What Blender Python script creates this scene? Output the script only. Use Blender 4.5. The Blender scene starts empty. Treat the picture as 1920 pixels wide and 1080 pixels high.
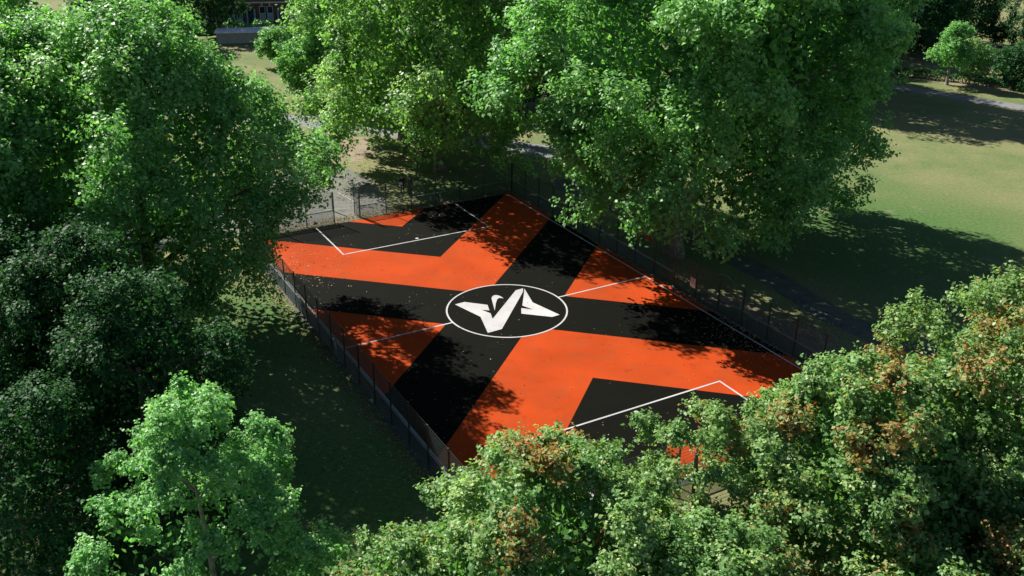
import bpy, bmesh, math, random
import numpy as np
from mathutils import Matrix, Vector

# ------------------------------------------------------------------ camera, sky, sun, exposure
scene = bpy.context.scene
col = scene.collection
CAM_H = 30.63
cam_data = bpy.data.cameras.new('camera')
cam_data.sensor_width = 36.0
cam_data.lens = 36.0 * 1797.0 / 1920.0
cam_data.clip_start = 0.5
cam_data.clip_end = 5000.0
cam = bpy.data.objects.new('camera', cam_data)
col.objects.link(cam)
cam.matrix_world = (Matrix.Translation((0, 0, CAM_H)) @ Matrix.Rotation(math.pi / 2 - 0.4306, 4, 'X')
                    @ Matrix.Rotation(0.0089, 4, 'Z'))
scene.camera = cam

SUN_EL = math.radians(39)
SHADOW_DIR = Vector((1.0, -0.93, 0)).normalized()          # the way shadows fall on the ground
world = bpy.data.worlds.new('World')
scene.world = world
world.use_nodes = True
wn = world.node_tree.nodes
sky = wn.new('ShaderNodeTexSky')
sky.sky_type = 'NISHITA'
sky.sun_disc = False
sky.sun_elevation = SUN_EL
to_sun = -SHADOW_DIR
sky.sun_rotation = math.atan2(to_sun.x, to_sun.y)
sky.altitude = 0.0
sky.air_density = 0.7
sky.dust_density = 0.3
wn['Background'].inputs['Strength'].default_value = 0.05
world.node_tree.links.new(sky.outputs['Color'], wn['Background'].inputs['Color'])

sun_data = bpy.data.lights.new('sun', 'SUN')
sun_data.energy = 5.0
sun_data.angle = math.radians(0.53)
sun_data.color = (1.0, 0.95, 0.86)
sun = bpy.data.objects.new('sun', sun_data)
col.objects.link(sun)
ldir = (SHADOW_DIR * math.cos(SUN_EL) + Vector((0, 0, -math.sin(SUN_EL))))
sun.rotation_euler = ldir.to_track_quat('-Z', 'Y').to_euler()

scene.view_settings.view_transform = 'Standard'
scene.view_settings.look = 'None'
scene.view_settings.gamma = 1.0
scene.view_settings.exposure = 1.3
scene.view_settings.use_curve_mapping = False
scene.render.resolution_x = 1024
scene.render.resolution_y = 576

# ------------------------------------------------------------------ materials
def new_mat(name):
    m = bpy.data.materials.new(name)
    m.use_nodes = True
    nt = m.node_tree
    return m, nt, nt.nodes['Principled BSDF']

def rgb(c):
    return (c[0], c[1], c[2], 1.0)

def noise(nt, scale, detail=4.0, rough=0.6, vec=None):
    n = nt.nodes.new('ShaderNodeTexNoise')
    n.inputs['Scale'].default_value = scale
    n.inputs['Detail'].default_value = detail
    n.inputs['Roughness'].default_value = rough
    if vec is None:
        g = nt.nodes.get('pos') or nt.nodes.new('ShaderNodeNewGeometry')
        g.name = 'pos'
        vec = g.outputs['Position']
    nt.links.new(vec, n.inputs['Vector'])
    return n.outputs['Fac']

def ramp(nt, fac, stops):
    r = nt.nodes.new('ShaderNodeValToRGB')
    el = r.color_ramp.elements
    while len(el) < len(stops):
        el.new(0.5)
    for e, (p, c) in zip(el, stops):
        e.position = p
        e.color = rgb(c) if len(c) == 3 else c
    nt.links.new(fac, r.inputs['Fac'])
    return r.outputs['Color']

def mix(nt, fac, a, b, mode='MIX'):
    m = nt.nodes.new('ShaderNodeMix')
    m.data_type = 'RGBA'
    m.blend_type = mode
    for sock, v in ((m.inputs[0], fac), (m.inputs[6], a), (m.inputs[7], b)):
        if isinstance(v, (int, float)):
            sock.default_value = v
        elif isinstance(v, tuple):
            sock.default_value = rgb(v)
        else:
            nt.links.new(v, sock)
    return m.outputs[2]

def bump(nt, bsdf, height, strength=0.3, dist=0.02):
    b = nt.nodes.new('ShaderNodeBump')
    b.inputs['Strength'].default_value = strength
    b.inputs['Distance'].default_value = dist
    nt.links.new(height, b.inputs['Height'])
    nt.links.new(b.outputs['Normal'], bsdf.inputs['Normal'])

def noisy_mat(name, c1, c2, scale, roughness=0.8, c3=None, scale2=None, bump_s=0.2, spec=0.3, lo=0.35, hi=0.65, amt2=(0.5, 0.7)):
    m, nt, b = new_mat(name)
    c = ramp(nt, noise(nt, scale), [(lo, c1), (hi, c2)])
    if c3:
        f = ramp(nt, noise(nt, scale2, 5.0, 0.65), [(amt2[0], (0, 0, 0)), (amt2[1], (1, 1, 1))])
        c = mix(nt, f, c, c3)
    nt.links.new(c, b.inputs['Base Color'])
    b.inputs['Roughness'].default_value = roughness
    b.inputs['Specular IOR Level'].default_value = spec
    if bump_s:
        bump(nt, b, noise(nt, scale * 3), bump_s)
    return m

def plain_mat(name, c, roughness=0.6, metallic=0.0, spec=0.4, var=0.18, scale=2.0):
    m, nt, b = new_mat(name)
    d = tuple(v * (1 - var) for v in c)
    e = tuple(min(1, v * (1 + var)) for v in c)
    nt.links.new(ramp(nt, noise(nt, scale), [(0.3, d), (0.7, e)]), b.inputs['Base Color'])
    b.inputs['Roughness'].default_value = roughness
    b.inputs['Metallic'].default_value = metallic
    b.inputs['Specular IOR Level'].default_value = spec
    return m

def paint_mat(name, base, grain, dust, dust_lo=0.55, dust_hi=0.85, dust_amt=0.35):
    """sprayed macadam: open grain, faint roller patches, dusty scuffs"""
    m, nt, b = new_mat(name)
    c = ramp(nt, noise(nt, 28.0, 3.0, 0.7), [(0.3, tuple(v * (1 - grain) for v in base)), (0.7, tuple(min(1, v * (1 + grain)) for v in base))])
    patch = ramp(nt, noise(nt, 0.22, 3.0, 0.55), [(0.35, (0.86, 0.86, 0.86)), (0.65, (1.08, 1.06, 1.04))])
    c = mix(nt, 1.0, c, patch, 'MULTIPLY')
    f = ramp(nt, noise(nt, 0.55, 8.0, 0.72), [(dust_lo, (0, 0, 0)), (dust_hi, (dust_amt,) * 3)])
    c = mix(nt, f, c, dust)
    st = ramp(nt, noise(nt, 0.9, 9.0, 0.78), [(0.56, (1, 1, 1)), (0.70, (0.72, 0.70, 0.68))])
    c = mix(nt, 1.0, c, st, 'MULTIPLY')
    sp = ramp(nt, noise(nt, 5.5, 2.0, 0.5), [(0.70, (0, 0, 0)), (0.78, (0.4, 0.4, 0.4))])
    c = mix(nt, sp, c, dust)
    nt.links.new(c, b.inputs['Base Color'])
    b.inputs['Roughness'].default_value = 0.85
    b.inputs['Specular IOR Level'].default_value = 0.04
    bump(nt, b, noise(nt, 60.0, 2.0), 0.25, 0.01)
    return m

M = {}
M['black_paint'] = paint_mat('black_paint', (0.00336, 0.00368, 0.00248), 0.45, (0.0176, 0.016, 0.0128), 0.55, 0.9, 0.3)
M['orange_paint'] = paint_mat('orange_paint', (0.332, 0.0416, 0.0068), 0.16, (0.152, 0.0544, 0.0224), 0.46, 0.80, 0.5)
M['white_paint'] = paint_mat('white_paint', (0.385, 0.38, 0.39), 0.16, (0.22, 0.205, 0.19), 0.46, 0.8, 0.5)
M['asphalt'] = noisy_mat('asphalt', (0.08, 0.0832, 0.0736), (0.116, 0.116, 0.108), 0.7, 0.9, (0.104, 0.116, 0.072), 0.25, 0.2)
M['path_asphalt'] = noisy_mat('path_asphalt', (0.124, 0.124, 0.132), (0.16, 0.16, 0.168), 1.2, 0.9, (0.192, 0.168, 0.128), 0.5, 0.2, amt2=(0.6, 0.8))
M['dark_asphalt'] = noisy_mat('dark_asphalt', (0.062, 0.068, 0.062), (0.095, 0.10, 0.088), 1.0, 0.95, (0.10, 0.105, 0.06), 0.5, 0.2, 0.1, amt2=(0.45, 0.7))
M['earth'] = noisy_mat('earth', (0.152, 0.12, 0.08), (0.216, 0.176, 0.116), 0.8, 0.95, (0.096, 0.1, 0.044), 0.6, 0.4)
M['steel_green'] = plain_mat('steel_green', (0.016, 0.028, 0.024), 0.45, 0.0, 0.5)
M['wire_green'] = plain_mat('wire_green', (0.024, 0.042, 0.04), 0.4, 0.0, 0.5)
M['galvanised'] = plain_mat('galvanised', (0.15, 0.17, 0.185), 0.45, 0.2, 0.5, 0.3, 3.0)
M['bark'] = noisy_mat('bark', (0.07, 0.055, 0.04), (0.16, 0.13, 0.10), 3.0, 0.95, (0.24, 0.21, 0.16), 1.3, 0.6)
M['pale_bark'] = noisy_mat('pale_bark', (0.16, 0.135, 0.11), (0.30, 0.27, 0.22), 3.0, 0.95, (0.09, 0.075, 0.05), 1.3, 0.5)
M['brick'] = noisy_mat('brick', (0.10, 0.055, 0.04), (0.17, 0.095, 0.065), 4.0, 0.9, (0.08, 0.055, 0.045), 0.8, 0.3)
M['stone'] = plain_mat('stone', (0.50, 0.48, 0.43), 0.8)
M['white_frame'] = plain_mat('white_frame', (0.62, 0.66, 0.66), 0.5)
M['blind'] = plain_mat('blind', (0.30, 0.42, 0.42), 0.8)
M['slate'] = plain_mat('slate', (0.07, 0.075, 0.085), 0.6)
M['door_paint'] = plain_mat('door_paint', (0.03, 0.07, 0.09), 0.4)
M['teal_paint'] = plain_mat('teal_paint', (0.03, 0.16, 0.13), 0.5)
M['pale_roof'] = plain_mat('pale_roof', (0.62, 0.60, 0.64), 0.6)
M['render_wall'] = plain_mat('render_wall', (0.32, 0.29, 0.25), 0.85)
M['sign_pink'] = plain_mat('sign_pink', (0.62, 0.36, 0.30), 0.5)
M['red_cloth'] = plain_mat('red_cloth', (0.30, 0.045, 0.03), 0.8)
M['skin'] = plain_mat('skin', (0.42, 0.25, 0.17), 0.6)
M['dark_cloth'] = plain_mat('dark_cloth', (0.022, 0.024, 0.03), 0.9)
M['navy_cloth'] = plain_mat('navy_cloth', (0.02, 0.03, 0.055), 0.9)
M['hair'] = plain_mat('hair', (0.04, 0.022, 0.014), 0.6)
M['white_card'] = plain_mat('white_card', (0.7, 0.7, 0.7), 0.6)
M['litter'] = None
gm, gnt, gb = new_mat('glass')
gb.inputs['Base Color'].default_value = (0.02, 0.03, 0.035, 1)
gb.inputs['Roughness'].default_value = 0.08
M['glass'] = gm

def leaf_mat(name, dark, light, pale, brown, trans=0.38, rough=0.48, spec=0.24):
    m, nt, b = new_mat(name)
    at = nt.nodes.new('ShaderNodeAttribute'); at.attribute_name = 'tint'
    ab = nt.nodes.new('ShaderNodeAttribute'); ab.attribute_name = 'rust'
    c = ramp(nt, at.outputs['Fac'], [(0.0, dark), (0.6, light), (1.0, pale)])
    c = mix(nt, ab.outputs['Fac'], c, brown)
    nt.links.new(c, b.inputs['Base Color'])
    b.inputs['Roughness'].default_value = rough
    b.inputs['Specular IOR Level'].default_value = spec
    t = nt.nodes.new('ShaderNodeBsdfTranslucent')
    tc = mix(nt, 1.0, c, (1.05, 1.22, 0.55), 'MULTIPLY')
    nt.links.new(tc, t.inputs['Color'])
    mx = nt.nodes.new('ShaderNodeMixShader')
    mx.inputs[0].default_value = trans
    nt.links.new(b.outputs[0], mx.inputs[1]); nt.links.new(t.outputs[0], mx.inputs[2])
    nt.links.new(mx.outputs[0], nt.nodes['Material Output'].inputs['Surface'])
    return m

BROWN = (0.36, 0.165, 0.055)
M['leaf_plane'] = leaf_mat('leaf_plane', (0.065, 0.20, 0.05), (0.17, 0.38, 0.115), (0.34, 0.54, 0.21), BROWN, 0.46)
M['leaf_light'] = leaf_mat('leaf_light', (0.09, 0.21, 0.055), (0.215, 0.40, 0.12), (0.42, 0.56, 0.21), BROWN, 0.46)
M['leaf_chestnut'] = leaf_mat('leaf_chestnut', (0.075, 0.195, 0.062), (0.18, 0.34, 0.115), (0.40, 0.50, 0.20), BROWN, 0.44)
M['leaf_fresh'] = leaf_mat('leaf_fresh', (0.10, 0.27, 0.085), (0.215, 0.46, 0.16), (0.40, 0.60, 0.26), BROWN, 0.46)
M['leaf_painted_shade'] = leaf_mat('leaf_painted_shade', (0.013, 0.052, 0.018), (0.028, 0.095, 0.03), (0.065, 0.17, 0.05), BROWN, 0.32, 0.55, 0.10)  # shade of the tall planes put into a darkened leaf colour
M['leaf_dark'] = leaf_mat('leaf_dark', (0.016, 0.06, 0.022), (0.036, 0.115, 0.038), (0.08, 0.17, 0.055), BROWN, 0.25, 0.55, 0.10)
M['litter'] = leaf_mat('litter', (0.12, 0.08, 0.04), (0.224, 0.176, 0.096), (0.352, 0.304, 0.184), BROWN, 0.1, 0.8)

def ground_mat():
    m, nt, b = new_mat('grass_ground')
    g = nt.nodes.new('ShaderNodeNewGeometry'); g.name = 'pos'
    fine = noise(nt, 3.2, 8.0, 0.8)
    dry = ramp(nt, fine, [(0.3, (0.116, 0.112, 0.0496)), (0.5, (0.164, 0.16, 0.0752)), (0.72, (0.224, 0.208, 0.112))])
    green = ramp(nt, fine, [(0.3, (0.028, 0.064, 0.0168)), (0.5, (0.056, 0.112, 0.032)), (0.72, (0.104, 0.16, 0.056))])
    big = noise(nt, 0.075, 8.0, 0.68)
    f = ramp(nt, big, [(0.44, (0.08, 0.08, 0.08)), (0.66, (0.8, 0.8, 0.8))])
    c = mix(nt, f, dry, green)
    # lusher turf on the near left of the court
    def near(x, y, r0, r1):
        v = nt.nodes.new('ShaderNodeVectorMath'); v.operation = 'DISTANCE'
        v.inputs[1].default_value = (x, y, 0)
        nt.links.new(g.outputs['Position'], v.inputs[0])
        mr = nt.nodes.new('ShaderNodeMapRange'); mr.inputs['From Min'].default_value = r0; mr.inputs['From Max'].default_value = r1
        mr.inputs['To Min'].default_value = 1.0; mr.inputs['To Max'].default_value = 0.0
        ad = nt.nodes.new('ShaderNodeMath'); ad.operation = 'MULTIPLY_ADD'
        nt.links.new(noise(nt, 0.3, 5.0, 0.6), ad.inputs[0]); ad.inputs[1].default_value = 9.0
        nt.links.new(v.outputs['Value'], ad.inputs[2])
        nt.links.new(ad.outputs[0], mr.inputs['Value'])
        return mr.outputs['Result']
    c = mix(nt, near(-9, 36, 13, 23), c, green)
    c = mix(nt, near(-20, 59, 9, 20), c, green)
    c = mix(nt, near(33, 78, 11, 26), c, green)
    bare = ramp(nt, noise(nt, 0.35, 6.0, 0.7), [(0.58, (0, 0, 0)), (0.72, (0.8, 0.8, 0.8))])
    c = mix(nt, bare, c, (0.172, 0.144, 0.092))
    nt.links.new(c, b.inputs['Base Color'])
    b.inputs['Roughness'].default_value = 1.0
    b.inputs['Specular IOR Level'].default_value = 0.1
    bump(nt, b, fine, 0.6, 0.06)
    return m
M['ground'] = ground_mat()

# ------------------------------------------------------------------ helpers
def tag(o, label=None, cat=None, group=None, kind=None):
    if label: o['label'] = label
    if cat: o['category'] = cat
    if group: o['group'] = group
    if kind: o['kind'] = kind
    return o

def empty(name, loc=(0, 0, 0), rz=0.0):
    o = bpy.data.objects.new(name, None)
    o.location = loc; o.rotation_euler = (0, 0, rz)
    o.empty_display_size = 0.3
    col.objects.link(o)
    return o

def link(name, mesh, parent=None, mat=None):
    o = bpy.data.objects.new(name, mesh)
    if mat is not None and not mesh.materials:
        mesh.materials.append(M[mat] if isinstance(mat, str) else mat)
    col.objects.link(o)
    o.parent = parent
    return o

def pydata(name, verts, faces, mat=None, parent=None, smooth=False):
    me = bpy.data.meshes.new(name)
    me.from_pydata([tuple(v) for v in verts], [], faces)
    me.update()
    if smooth:
        me.polygons.foreach_set('use_smooth', [True] * len(me.polygons))
    return link(name, me, parent, mat)

class MB:
    def __init__(s): s.v = []; s.f = []
    def box(s, x0, x1, y0, y1, z0, z1):
        n = len(s.v)
        s.v += [(x0, y0, z0), (x1, y0, z0), (x1, y1, z0), (x0, y1, z0), (x0, y0, z1), (x1, y0, z1), (x1, y1, z1), (x0, y1, z1)]
        s.f += [tuple(n + i for i in q) for q in ((0, 3, 2, 1), (4, 5, 6, 7), (0, 1, 5, 4), (1, 2, 6, 5), (2, 3, 7, 6), (3, 0, 4, 7))]
        return s
    def tube(s, pts, rad, n=6, cap=True):
        pts = [Vector(p) for p in pts]
        base = len(s.v)
        for i, p in enumerate(pts):
            d = (pts[min(i + 1, len(pts) - 1)] - pts[max(i - 1, 0)])
            d = d.normalized() if d.length > 1e-6 else Vector((0, 0, 1))
            u = d.cross(Vector((0.31, 0.95, 0.05)))
            if u.length < 1e-3: u = d.cross(Vector((1, 0, 0)))
            u.normalize(); w = d.cross(u)
            r = rad[i] if hasattr(rad, '__len__') else rad
            for k in range(n):
                a = 2 * math.pi * k / n
                s.v.append(tuple(p + (u * math.cos(a) + w * math.sin(a)) * r))
        for i in range(len(pts) - 1):
            for k in range(n):
                a = base + i * n + k; b2 = base + i * n + (k + 1) % n
                s.f.append((a, b2, b2 + n, a + n))
        if cap:
            s.f.append(tuple(base + k for k in range(n))[::-1])
            s.f.append(tuple(base + (len(pts) - 1) * n + k for k in range(n)))
        return s
    def prism(s, pts, z0, z1):
        n = len(s.v); m = len(pts)
        s.v += [(p[0], p[1], z0) for p in pts] + [(p[0], p[1], z1) for p in pts]
        s.f.append(tuple(n + m + i for i in range(m)))
        for i in range(m):
            j = (i + 1) % m
            s.f.append((n + i, n + j, n + m + j, n + m + i))
        return s
    def mesh(s, name):
        me = bpy.data.meshes.new(name); me.from_pydata(s.v, [], s.f); me.update()
        return me
    def build(s, name, mat, parent=None):
        return link(name, s.mesh(name), parent, mat)

def sheet(name, pts, z, mat, parent=None, kind=None):
    """flat outline (may be concave) filled by ear clipping"""
    bm = bmesh.new()
    vs = [bm.verts.new((p[0], p[1], z)) for p in pts]
    f = bm.faces.new(vs)
    f.normal_update()
    if f.normal.z < 0: f.normal_flip()
    bmesh.ops.triangulate(bm, faces=[f])
    me = bpy.data.meshes.new(name); bm.to_mesh(me); bm.free()
    o = link(name, me, parent, mat)
    if kind: o['kind'] = kind
    return o

def wobble_edge(pts, rnd, step=2.0, amp=0.3):
    out = []
    for i, p in enumerate(pts):
        q = pts[(i + 1) % len(pts)]
        d = math.hypot(q[0] - p[0], q[1] - p[1]); n = max(1, int(d / step))
        for k in range(n):
            t = k / n
            out.append((p[0] + (q[0] - p[0]) * t + rnd.uniform(-amp, amp), p[1] + (q[1] - p[1]) * t + rnd.uniform(-amp, amp)))
    return out

def ribbon(pts, w):
    L, R = [], []
    for i, p in enumerate(pts):
        a = Vector(pts[max(0, i - 1)]); b = Vector(pts[min(len(pts) - 1, i + 1)])
        d = (b - a).normalized(); n = Vector((-d.y, d.x))
        L.append(tuple(Vector(p) + n * w / 2)); R.append(tuple(Vector(p) - n * w / 2))
    return L + R[::-1]

# ------------------------------------------------------------------ ground, paths, yard
rnd = random.Random(5)
N = 40
g_v = [(-1500 + 3000 * i / N, -400 + 3000 * j / N, 0.0) for j in range(N + 1) for i in range(N + 1)]
g_f = [(j * (N + 1) + i, j * (N + 1) + i + 1, (j + 1) * (N + 1) + i + 1, (j + 1) * (N + 1) + i) for j in range(N) for i in range(N)]
tag(pydata('ground', g_v, g_f, 'ground'), kind='structure')

S = 1.46                                   # court units to metres
CX, CY, YAW = -0.2447 * S, 43.0335 * S, 0.5166
court_m = Matrix.Translation((CX, CY, 0)) @ Matrix.Rotation(YAW, 4, 'Z')
def C(a, b, z=0.0):
    v = court_m @ Vector((a * S, b * S, z)); return v

yard = [C(*p) for p in ((-9.6, 16.0), (0.6, 16.0), (1.3, 19.5), (1.7, 22.8), (1.2, 26.2), (-1.5, 27.2), (-5.0, 26.0), (-9.5, 25.5), (-17, 22), (-17, 16.0))]
sheet('yard', wobble_edge([(p.x, p.y) for p in yard], rnd, 2.0, 0.15), 0.012, 'asphalt', kind='structure')
sheet('path', ribbon([(-75, 124), (-50, 120.5), (-26.5, 115.4), (-17, 112), (-1, 105.2), (6, 101.8)], 4.6), 0.008, 'path_asphalt', kind='structure')
sheet('path', ribbon([(30, 152), (42, 145), (52.2, 138.5), (60, 132), (67.2, 125), (80, 111), (95, 98)], 3.0), 0.008, 'path_asphalt', kind='structure')
p0, p1 = C(11.6, 17), C(11.2, -17)
sheet('path', ribbon([(p0.x + 2, p0.y), (17.8, 74), (20.5, 69), (23.4, 62), (p1.x + 7, p1.y)], 2.6), 0.008, 'dark_asphalt', kind='structure')
for pts in ([(-29, 107), (-21, 110), (-16.5, 108), (-15, 102), (-16.5, 98.6), (-20, 98), (-27, 99)],
            [(14.5, 66), (17, 65), (21, 60), (24, 55), (22, 53.5), (18, 58), (13.5, 64.5)],
            [(50, 146), (60, 141), (70, 135), (72, 137), (60, 145), (52, 150)]):
    sheet('bare_earth', wobble_edge(pts, rnd, 0.8, 0.45), 0.004, 'earth', kind='structure')
# thin worn white marks on the yard
yl = empty('yard_marking'); tag(yl, 'thin worn white lines on the grey yard beyond the gate', 'road marking')
def strip(a, b, w, z, parent, name='line', mat='white_paint'):
    a = Vector((a[0], a[1])); b = Vector((b[0], b[1])); d = (b - a).normalized(); n = Vector((-d.y, d.x)) * w / 2
    return sheet(name, [tuple(a + n), tuple(a - n), tuple(b - n), tuple(b + n)], z, mat, parent)
strip((-17.0, 88.6), (-14.3, 84.9), 0.06, 0.018, yl)
strip((-17.3, 83.6), (-14.2, 84.4), 0.05, 0.018, yl)

# ------------------------------------------------------------------ the painted court
E_, F_ = 8.95, 15.42
court = empty('court', (CX, CY, 0), YAW)
court['kind'] = 'structure'
def cs(name, pts, z, mat):
    return sheet(name, [(p[0] * S, p[1] * S) for p in pts], z, mat, court)
slab = MB().box(-E_ * S, E_ * S, -F_ * S, F_ * S, -0.1, 0.03).build('black_surface', 'black_paint', court)
K = 0.91
def vy(v): return v + K * E_
for s in (1, -1):
    ia = (F_ - 7.7) / K
    pts = [(0, 2.15), (E_, vy(2.15)), (E_, F_), (ia, F_), (0, 7.7), (-ia, F_), (-E_, F_), (-E_, vy(2.15))]
    cs('orange_chevron', [(a * s, b * s) for a, b in pts], 0.034, 'orange_paint')
    ta = (F_ - 13.1) / K
    cs('orange_triangle', [(0, 13.1 * s), (ta * s, F_ * s), (-ta * s, F_ * s)], 0.034, 'orange_paint')
    cs('orange_triangle', [(3.38 * s, 0), (E_ * s, 5.12 * s), (E_ * s, -5.12 * s)], 0.034, 'orange_paint')
th = [2 * math.pi * i / 96 for i in range(96)]
cs('centre_disc', [(3.0 * math.cos(t), 3.0 * math.sin(t)) for t in th], 0.038, 'black_paint')
LW = 0.085
ring_v, ring_f = [], []
for t in th:
    for r in (3.0 - LW / 2, 3.0 + LW / 2):
        ring_v.append((r * S * math.cos(t), r * S * math.sin(t), 0.046))
for i in range(96):
    j = (i + 1) % 96
    ring_f.append((2 * i, 2 * i + 1, 2 * j + 1, 2 * j))
pydata('centre_circle', ring_v, ring_f, 'white_paint', court)
def cl(a, b, name, z=0.042, w=LW):
    strip((a[0] * S, a[1] * S), (b[0] * S, b[1] * S), w * S, z, court, name)
Wc, Lc, bx, bw = 8.56, 15.28, 10.597, 4.663
for s in (1, -1):
    cl((Wc * s, Lc), (Wc * s, -Lc), 'sideline')
    cl((3.0 * s, 0), (Wc * s, 0), 'halfway_line', 0.0445)
    cl((-bw - LW / 2, bx * s), (bw + LW / 2, bx * s), 'box_line', 0.0445)
    for q in (1, -1):
        cl((bw * q, bx * s), (bw * q, Lc * s), 'box_line')
    cs('penalty_spot', [(0.10 * math.cos(t), 10.89 * s + 0.10 * math.sin(t)) for t in th[::6]], 0.042, 'white_paint')
emb1 = [(-2.02, 1.76), (-1.47, 1.79), (-0.60, 0.93), (-0.82, 0.32), (-1.13, 0.58), (-0.92, 0.0), (-1.13, -0.59), (1.52, 1.78), (1.97, 1.81), (1.78, 1.46), (-1.25, -1.75), (-2.03, -1.78), (-1.54, -0.1)]
emb2 = [(2.02, 1.75), (1.55, 0.1), (2.0, -1.76), (1.55, -1.79), (0.40, -0.75), (0.71, -0.2), (1.14, -0.6), (0.90, 0.02), (1.83, 1.44)]
emb3 = [(-0.60, 0.17), (-0.07, 1.49), (0.02, 1.62), (0.10, 1.71), (0.20, 1.76), (0.29, 1.77), (0.39, 1.69), (0.45, 1.58), (0.48, 1.40), (0.47, 1.19), (0.42, 1.29), (0.33, 1.36), (0.23, 1.34), (0.13, 1.26), (-0.12, 0.93)]
for pts in (emb1, emb2, emb3):
    cs('emblem', pts, 0.046, 'white_paint')
# concrete edging the fence stands in
edge = empty('court_edging', (CX, CY, 0), YAW); edge['kind'] = 'structure'
eo = 0.36
for nm, x0, x1, y0, y1 in (('edging_strip', E_, E_ + eo, -F_ - eo, F_ + eo), ('edging_strip', -E_ - eo, -E_, -F_ - eo, F_ + eo),
                           ('edging_strip', -E_, E_, F_, F_ + eo), ('edging_strip', -E_, E_, -F_ - eo, -F_)):
    MB().box(x0 * S, x1 * S, y0 * S, y1 * S, -0.1, 0.022).build(nm, 'dark_asphalt', edge)

# ------------------------------------------------------------------ fence
FH, RAIL = 2.9, 1.18
PW = 1.74 * S
def wire_panel(w, z0, z1, dx, dz, tv, thz, double):
    m = MB()
    n = int(round(w / dx))
    for i in range(1, n):
        x = w * i / n
        m.box(x - tv / 2, x + tv / 2, -tv / 2, tv / 2, z0, z1)
    k = int(round((z1 - z0) / dz))
    for j in range(k + 1):
        z = z0 + (z1 - z0) * j / k
        for s in ((-1, 1) if double else (0,)):
            y = s * (tv / 2 + thz / 2 + 0.001)
            m.box(0.03, w - 0.03, y - thz / 2, y + thz / 2, z - thz / 2, z + thz / 2)
    return m
def panel_meshes(w):
    up = wire_panel(w, RAIL + 0.06, FH - 0.06, 0.05, 0.2, 0.005, 0.007, True).mesh('upper_mesh')
    lo = wire_panel(w, 0.06, RAIL - 0.04, 0.05, 0.066, 0.007, 0.009, True).mesh('rebound_mesh')
    ra = MB().box(0.0, w, -0.035, 0.035, RAIL - 0.03, RAIL + 0.03).mesh('rail')
    for me, mt in ((up, 'wire_green'), (lo, 'wire_green'), (ra, 'galvanised')):
        me.materials.append(M[mt])
    return up, lo, ra
post_me = MB().box(-0.04, 0.04, -0.04, 0.04, 0.0, FH).box(-0.048, 0.048, -0.048, 0.048, FH, FH + 0.025).mesh('post')
post_me.materials.append(M['steel_green'])
PAN = panel_meshes(PW)
def fence(label, start, end, positions, skip=()):
    """start/end in court units; positions: distances of posts in metres along the run"""
    a, b = C(*start), C(*end)
    ang = math.atan2(b.y - a.y, b.x - a.x)
    root = empty('fence', (a.x, a.y, 0.0), ang)
    tag(root, label, 'fence', 'fences round the painted court')
    rr = random.Random(label)
    for i, x in enumerate(positions):
        p = link('post', post_me, root); p.location = (x, rr.uniform(-.006, .006), rr.uniform(-0.05, 0.0))
        p.rotation_euler = (rr.uniform(-.006, .006), rr.uniform(-.006, .006), 0)
        if i + 1 < len(positions) and i not in skip:
            w = positions[i + 1] - x
            ms = PAN if abs(w - PW) < 0.02 else panel_meshes(w)
            for nm, me in zip(('upper_mesh', 'rebound_mesh', 'rail'), ms):
                q = link(nm, me, root); q.location = (x, 0, rr.uniform(-0.012, 0.012))
    return root
side_n = [i * PW for i in range(19)]
fa, fb = 9.12, 15.68
fence('tall green mesh fence along the side of the court towards the open lawn', (fa, fb), (fa, -fb), side_n)
fence('tall green mesh fence with pale rail on the side under the spreading plane tree', (-fa, fb), (-fa, -fb), side_n)
ends = [(v + fa) * S for v in (-fa + 0.06, -8.55, -6.84, -5.1, -3.36, -1.68, 0.06, 1.77, 3.49, 5.22, 6.94, fa - 0.06)]
fence('mesh fence across the goal end beside the grey yard, with a gateway', (-fa, fb), (fa, fb), ends, skip=(4,))
fence('mesh fence across the goal end among the browning chestnut trees', (-fa, -fb), (fa, -fb), ends)
# the open gate leaf, swung outwards from the gateway post
gp = C(-1.70, fb + 0.06)
gate = empty('gate', (gp.x, gp.y, 0.0), YAW + math.radians(92))
tag(gate, 'open green mesh gate leaf swung out over the grey yard', 'gate')
fr = MB()
gw = 1.18
fr.box(0, 0.05, -0.025, 0.025, 0.06, 2.8).box(gw - 0.05, gw, -0.025, 0.025, 0.06, 2.8)
for z in (0.06, 1.2, 2.75): fr.box(0.05, gw - 0.05, -0.024, 0.024, z, z + 0.05)
fr.build('frame', 'steel_green', gate)
gm_ = wire_panel(gw, 0.12, 2.74, 0.05, 0.2, 0.006, 0.008, True).build('gate_mesh', 'wire_green', gate)
MB().box(gw - 0.14, gw - 0.05, -0.05, 0.05, 1.02, 1.18).build('latch', 'galvanised', gate)
gp2 = C(-2.74, 17.68)
bol = empty('gate_stop_post', (gp2.x, gp2.y, 0.01)); tag(bol, 'slim dark post standing on the yard outside the gateway', 'post')
MB().box(-0.05, 0.05, -0.05, 0.05, 0, 1.75).build('shaft', 'steel_green', bol)
MB().box(-0.065, 0.065, -0.065, 0.065, 1.752, 1.79).build('cap', 'steel_green', bol)
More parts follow.
